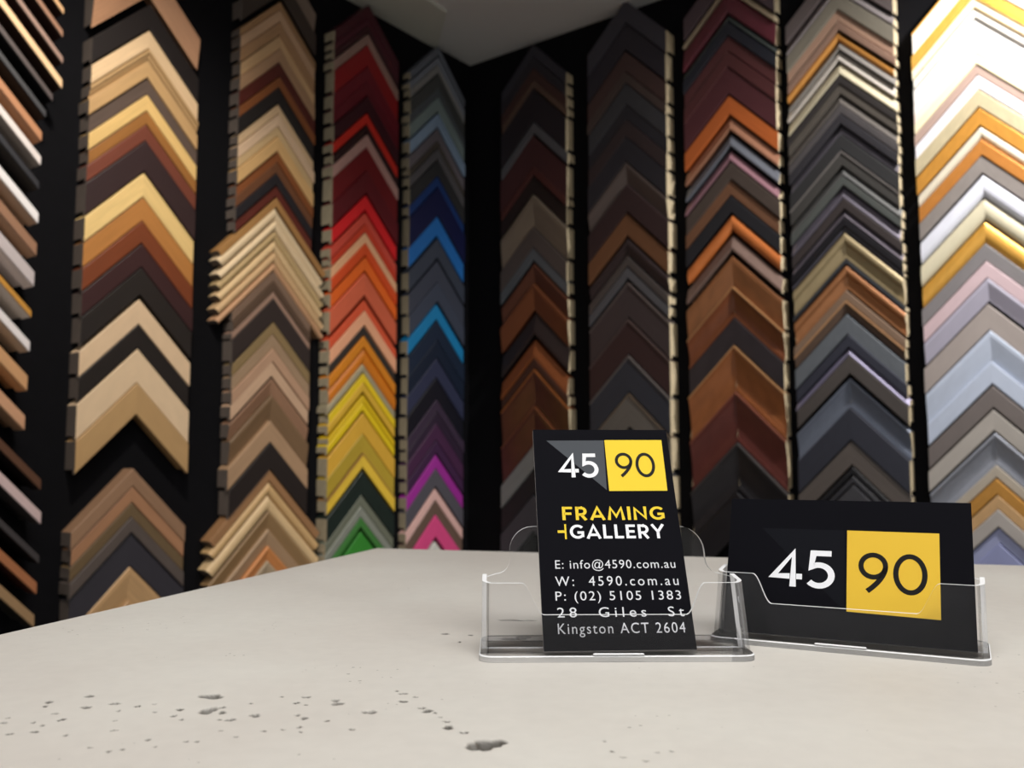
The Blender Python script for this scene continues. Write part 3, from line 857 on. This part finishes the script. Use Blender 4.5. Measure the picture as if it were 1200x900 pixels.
def card_holder(loc, rotz, label):
    """origin: middle of the foot of the back panel; local -y towards the viewer; the pocket leans back"""
    root = empty('card_holder', loc, rotz)
    tag(root, label, 'card holder', 'clear card holders on the counter')
    zb = 0.0015

    def L(x, n, z):                                        # n: distance in front of the back panel
        return Vector((x, -n + z * TILT, z))
    hw, th, rc = H_W / 2, 0.0016, 0.005
    # front wall and both cheeks: one bent sheet
    path = [(-hw, 0.0 + (H_D - rc) * k / 4, (-1, 0)) for k in range(5)]
    for k in range(1, 7):
        a = math.pi / 2 * k / 6
        path.append((-hw + rc - rc * math.cos(a), H_D - rc + rc * math.sin(a), (-math.cos(a), math.sin(a))))
    nx = 110
    for k in range(1, nx):
        path.append((-hw + rc + (H_W - 2 * rc) * k / nx, H_D, (0, 1)))
    for k in range(0, 7):
        a = math.pi / 2 * k / 6
        path.append((hw - rc + rc * math.sin(a), H_D - rc + rc * math.cos(a), (math.sin(a), math.cos(a))))
    path += [(hw, (H_D - rc) * (1 - k / 4), (1, 0)) for k in range(1, 5)]
    verts, faces, fm = [], [], []
    for (x, n, nr) in path:
        front = n > H_D - 0.0008
        d = abs(x)
        top = H_LIP + (H_EAR - H_LIP) * smooth((d - 0.0255) / 0.0078) if front else H_EAR
        if not front:
            top = H_EAR + 0.0015 * (1 - n / H_D)
        xi, ni = x - nr[0] * th, n - nr[1] * th
        verts += [L(x, n, zb), L(x, n, top), L(xi, ni, top), L(xi, ni, zb)]
    for k in range(len(path) - 1):
        a, b = 4 * k, 4 * k + 4
        faces += [(a, b, b + 1, a + 1), (a + 1, b + 1, b + 2, a + 2), (a + 2, b + 2, b + 3, a + 3)]
        fm += [0, 1, 0]
    faces += [(0, 1, 2, 3), tuple(4 * (len(path) - 1) + j for j in (3, 2, 1, 0))]
    fm += [1, 1]
    me = mesh_obj('front_wall', verts, faces, [M_CLEAR, M_EDGE], root, fm)
    # back panel with a raised round-shouldered tab
    out = [(-hw, zb), (-hw, H_EAR)]
    tab, rt, rs = 0.0375, 0.009, 0.005
    for k in range(0, 6):                                  # concave shoulder
        a = math.pi / 2 * k / 5
        out.append((-tab - rs + rs * math.sin(a), H_EAR + 0.0015 + rs - rs * math.cos(a)))
    for k in range(0, 8):
        a = math.pi / 2 * k / 7
        out.append((-tab + rt - rt * math.cos(a), H_TAB - rt + rt * math.sin(a)))
    out += [(-x, z) for x, z in out[::-1]]
    n = len(out)
    verts = [L(x, 0, z) for x, z in out] + [L(x, -th - .0008, z) for x, z in out]
    faces = [tuple(range(n)), tuple(range(n, 2 * n))[::-1]]
    fm = [0, 0]
    for k in range(n):
        j = (k + 1) % n
        faces.append((k, j, n + j, n + k))
        fm.append(1)
    mesh_obj('back_panel', verts, faces, [M_CLEAR, M_EDGE], root, [f for f in fm])
    # foot: a plate with rounded corners that runs a little past the front wall, and a low rib
    def plate(name, x0, x1, y0, y1, z0, z1, r, top_m, side_m):
        pts = []
        for cx, cy, a0 in ((x1 - r, y1 - r, 0), (x0 + r, y1 - r, 90), (x0 + r, y0 + r, 180), (x1 - r, y0 + r, 270)):
            for k in range(6):
                a = math.radians(a0 + 18 * k)
                pts.append((cx + r * math.cos(a), cy + r * math.sin(a)))
        m = len(pts)
        c = 0.0004
        vv = [(x, y, z0) for x, y in pts] + [(x, y, z1 - c) for x, y in pts]
        vv += [((x - (x0 + x1) / 2) * (1 - c / ((x1 - x0) / 2)) + (x0 + x1) / 2, (y - (y0 + y1) / 2) * (1 - c / ((y1 - y0) / 2)) + (y0 + y1) / 2, z1) for x, y in pts]
        ff = [tuple(range(m))[::-1], tuple(range(2 * m, 3 * m))]
        mm = [0, 0]
        for k in range(m):
            j = (k + 1) % m
            ff += [(k, j, m + j, m + k), (m + k, m + j, 2 * m + j, 2 * m + k)]
            mm += [1, 2]
        return mesh_obj(name, vv, ff, [top_m, side_m, M_EDGE], root, mm)
    plate('foot', -hw - .0008, hw + .0008, -H_D - .0014, 0.022, 0.0, 0.0022, 0.005, M_CLEAR, M_BASE)
    plate('rib', -.009, .009, -H_D - .0014, -H_D - .0001, 0.0022, 0.0030, 0.0005, M_CLEAR, M_BASE)
    return root


# ------------------------------------------------------------------ lettering drawn as strokes
def arc(cx, cy, rx, ry, a0, a1, n=20):
    return [(cx + rx * math.cos(math.radians(a0 + (a1 - a0) * k / n)), cy + ry * math.sin(math.radians(a0 + (a1 - a0) * k / n))) for k in range(n + 1)]


def bez(p0, p1, p2, p3, n=12):
    r = []
    for k in range(n + 1):
        t = k / n
        r.append(tuple((1 - t) ** 3 * a + 3 * (1 - t) ** 2 * t * b + 3 * (1 - t) * t * t * c + t ** 3 * d for a, b, c, d in zip(p0, p1, p2, p3)))
    return r


GLYPH = {                                                   # width, strokes (cap height 1)
    '4': (0.78, [[(.55, 0), (.55, .93), (.09, .28), (.475, .28)], [(.625, .28), (.76, .28)]]),
    '5': (0.68, [[(.58, .94), (.17, .94), (.13, .56)] + arc(.30, .34, .285, .28, 112, -140)]),
    '9': (0.72, [arc(.36, .665, .285, .275, 0, 360, 28), bez((.645, .665), (.64, .45), (.45, .22), (.22, .04))]),
    '0': (0.80, [arc(.40, .5, .325, .44, 0, 360, 32)]),
    'F': (0.62, [[(.10, 0), (.10, 1)], [(.10, .905), (.60, .905)], [(.10, .48), (.54, .48)]]),
    'R': (0.70, [[(.10, 0), (.10, 1)], [(.10, .905), (.34, .905)] + arc(.34, .66, .235, .245, 90, -90, 12) + [(.10, .415)], [(.33, .40), (.60, 0)]]),
    'A': (0.86, [[(.06, 0), (.43, .93), (.80, 0)], [(.20, .27), (.66, .27)]]),
    'M': (1.00, [[(.08, 0), (.19, .90), (.50, .26), (.81, .90), (.92, 0)]]),
    'I': (0.20, [[(.10, 0), (.10, 1)]]),
    'N': (0.80, [[(.10, 0), (.10, .86), (.70, .14), (.70, 1)]]),
    'G': (0.88, [arc(.47, .5, .375, .41, 42, 318, 26) + [(.77, .22), (.77, .44), (.46, .44)]]),
    'L': (0.56, [[(.10, 1), (.10, .095), (.55, .095)]]),
    'E': (0.60, [[(.58, .905), (.10, .905), (.10, .095), (.58, .095)], [(.10, .50), (.53, .50)]]),
    'Y': (0.78, [[(.05, 1), (.39, .47), (.73, 1)], [(.39, .5), (.39, 0)]]),
}


def strip(points, w, verts, faces):
    pts = [Vector(p) for p in points]
    closed = (pts[0] - pts[-1]).length < 1e-4
    if closed:
        pts = pts[:-1]
    n = len(pts)
    base = len(verts)
    for i, p in enumerate(pts):
        a = pts[i - 1] if (i or closed) else None
        b = pts[(i + 1) % n] if (i < n - 1 or closed) else None
        d1 = (p - a).normalized() if a is not None else None
        d2 = (b - p).normalized() if b is not None else None
        d1, d2 = d1 or d2, d2 or d1
        n1, n2 = Vector((-d1.y, d1.x)), Vector((-d2.y, d2.x))
        m = n1 + n2
        m = m.normalized() if m.length > 1e-5 else n1
        k = min(1.7, 1 / max(0.3, m.dot(n1)))
        verts += [p + m * (w / 2 * k), p - m * (w / 2 * k)]
    for i in range(n if closed else n - 1):
        a, b = base + 2 * i, base + 2 * ((i + 1) % n)
        faces.append((a + 1, b + 1, b, a))


def word(text, weight, gap):
    verts, faces, x = [], [], 0.0
    for ch in text:
        w, strokes = GLYPH[ch]
        for s in strokes:
            strip([(x + p[0], p[1]) for p in s], weight, verts, faces)
        x += w + gap
    return verts, faces


def typed(text, spacing):
    cu = bpy.data.curves.new('type', 'FONT')
    cu.body = text
    cu.size = 1.0
    cu.space_character = spacing
    cu.resolution_u = 4
    o = bpy.data.objects.new('type', cu)
    COL.objects.link(o)
    bpy.context.view_layer.update()
    dg = bpy.context.evaluated_depsgraph_get()
    me = bpy.data.meshes.new_from_object(o.evaluated_get(dg))
    v = [Vector((a.co.x, a.co.y)) for a in me.vertices]
    f = [tuple(p.vertices) for p in me.polygons]
    bpy.data.objects.remove(o)
    bpy.data.curves.remove(cu)
    bpy.data.meshes.remove(me)
    return v, f


# ------------------------------------------------------------------ business cards
class Card:
    """a card's pose, and the way from a picture position to a place on its face"""

    def __init__(self, loc, yaw, tilt, w, h):
        self.w, self.h = w, h
        self.M = Matrix.Translation(loc) @ Matrix.Rotation(yaw, 4, 'Z') @ Matrix.Rotation(tilt, 4, 'X')
        self.Mi = self.M.inverted()

    def uv(self, px, py):
        o = self.Mi @ Vector((0, 0, CAM_Z))
        d = self.Mi.to_3x3() @ ray(px, py)
        k = -o.y / d.y
        p = o + d * k
        return p.x, p.z


def make_card(card, label, back=0.0, radius=0.0012):
    w, h, th = card.w, card.h, 0.0004
    root = empty('business_card', (0, 0, 0))
    root.matrix_world = card.M @ Matrix.Translation((0, back, 0))
    tag(root, label, 'business card')
    v = [(-w / 2, 0, 0), (w / 2, 0, 0), (w / 2, 0, h), (-w / 2, 0, h), (-w / 2, th, 0), (w / 2, th, 0), (w / 2, th, h), (-w / 2, th, h)]
    f = [(0, 1, 2, 3), (7, 6, 5, 4), (0, 4, 5, 1), (1, 5, 6, 2), (2, 6, 7, 3), (3, 7, 4, 0)]
    mesh_obj('card_sheet', v, f, [M_CARD, M_CARD_EDGE], root, [0, 0, 1, 1, 1, 1])
    return root


def printed(card, root, name, verts, faces, mat, lift, label=None):
    o = mesh_obj(name, [(a, -lift, b) for a, b in verts], faces, mat, root)
    if label:
        o['label'] = label
    return o


def fitted(card, root, name, vf, px_box, mat, lift, label=None, height=None):
    """lettering scaled so that its outline fills the box between the two picture points (left top, right bottom)"""
    verts, faces = vf
    (x0, y0), (x1, y1) = px_box
    ul, vt = card.uv(x0, y0)
    ur, vb = card.uv(x1, y1)
    xs, ys = [p[0] for p in verts], [p[1] for p in verts]
    sx = (ur - ul) / (max(xs) - min(xs))
    sy = (vt - vb) / (max(ys) - min(ys))
    out = [(ul + (p[0] - min(xs)) * sx, vb + (p[1] - min(ys)) * sy) for p in verts]
    return printed(card, root, name, out, faces, mat, lift, label)


T1, T2, T3 = 0.00006, 0.00012, 0.00018

card1 = Card((0.0387, 0.3224, CAM_Z - 0.0665), math.radians(3.8), math.radians(-27.5), 0.055, 0.090)
k1 = make_card(card1, 'upright black business card with address lines in the left clear holder')
S1 = lambda x, y: (540 + x / 2.903, 480 + y / 2.903)
quad = lambda c, S, pts: [c.uv(*S(*p)) for p in pts]
printed(card1, k1, 'yellow_square', quad(card1, S1, [(505, 277), (703, 276), (682, 104), (488, 104)]), [(0, 1, 2, 3)], M_YELLOW, T1)
printed(card1, k1, 'slate_triangle', quad(card1, S1, [(497, 274), (485, 105), (291, 106)]), [(0, 1, 2)], M_SLATE, T1)
fitted(card1, k1, 'numerals_45', word('45', .150, .06), (S1(326, 147), S1(471, 232)), M_WHITE, T2, 'white numerals 45')
fitted(card1, k1, 'numerals_90', word('90', .120, .08), (S1(521, 147), S1(666, 231)), M_BLACKINK, T2, 'black numerals 90')
fitted(card1, k1, 'framing_lettering', word('FRAMING', .18, .15), (S1(343, 327), S1(695, 377)), M_YELLOW, T1, 'yellow word FRAMING')
fitted(card1, k1, 'gallery_lettering', word('GALLERY', .175, .13), (S1(369, 388), S1(697, 440)), M_WHITE, T1, 'white word GALLERY')
pl = []
pf = []
strip([(0.75, 0), (0.75, 1)], .17, pl, pf)
strip([(0, .5), (.75, .5)], .17, pl, pf)
fitted(card1, k1, 'plus_mark', (pl, pf), (S1(328, 390), S1(361, 441)), M_YELLOW, T1, 'yellow half plus sign')
for nm, txt, sp, bx in (
    ('email_line', 'E: info@4590.com.au', 1.12, ((320, 511), (732, 547))),
    ('web_line', 'W:  4590.com.au', 1.3, ((320, 568), (742, 597))),
    ('phone_line', 'P: (02) 5105 1383', 1.2, ((321, 619), (752, 656))),
    ('street_line', '28  Giles  St', 1.45, ((327, 674), (762, 703))),
    ('town_line', 'Kingston ACT 2604', 1.2, ((329, 728), (768, 770))),
):
    fitted(card1, k1, nm, typed(txt, sp), (S1(*bx[0]), S1(*bx[1])), M_GREYTEXT, T1)

card2 = Card((0.1243, 0.3406, CAM_Z - 0.0666), math.radians(-27.0), math.radians(-21.0), 0.090, 0.055)
k2 = make_card(card2, 'landscape black business card with large 45 90 logo in the right clear holder')
S2 = lambda x, y: (830 + x / 3.243, 560 + y / 3.243)
printed(card2, k2, 'yellow_square', quad(card2, S2, [(525, 508), (885, 541), (878, 212), (528, 200)]), [(0, 1, 2, 3)], M_YELLOW_2, T1)
printed(card2, k2, 'slate_triangle', quad(card2, S2, [(517, 508), (519, 200), (205, 190)]), [(0, 1, 2)], M_DARKSLATE, T1)
f45 = fitted(card2, k2, 'numerals_45', word('45', .150, .06), (S2(234, 264), S2(480, 425)), M_WHITE, T2, 'white numerals 45')
f90 = fitted(card2, k2, 'numerals_90', word('90', .120, .08), (S2(571, 282), S2(836, 452)), M_BLACKINK, T2, 'black numerals 90')
for i in range(3):
    c = make_card(card1, 'black card %s behind the upright front card in the left holder' % ['directly', 'second', 'last'][i], 0.00046 * (i + 1))
    c['group'] = 'spare cards in the left holder'
    c = make_card(card2, 'black card %s behind the landscape front card in the right holder' % ['directly', 'second', 'last'][i], 0.00046 * (i + 1))
    c['group'] = 'spare cards in the right holder'

card_holder((0.0368, 0.3308, COUNTER_Z), math.radians(1.0), 'clear acrylic holder with rounded back tab holding the upright card')
yaw2 = math.radians(-27.0)
o2 = Vector((0.1243, 0.3406, 0)) + Vector((-math.sin(yaw2), math.cos(yaw2), 0)) * 0.0032 + Vector((math.cos(yaw2), math.sin(yaw2), 0)) * 0.0005
card_holder((o2.x, o2.y, COUNTER_Z), yaw2, 'clear acrylic holder turned to the left holding the landscape card')
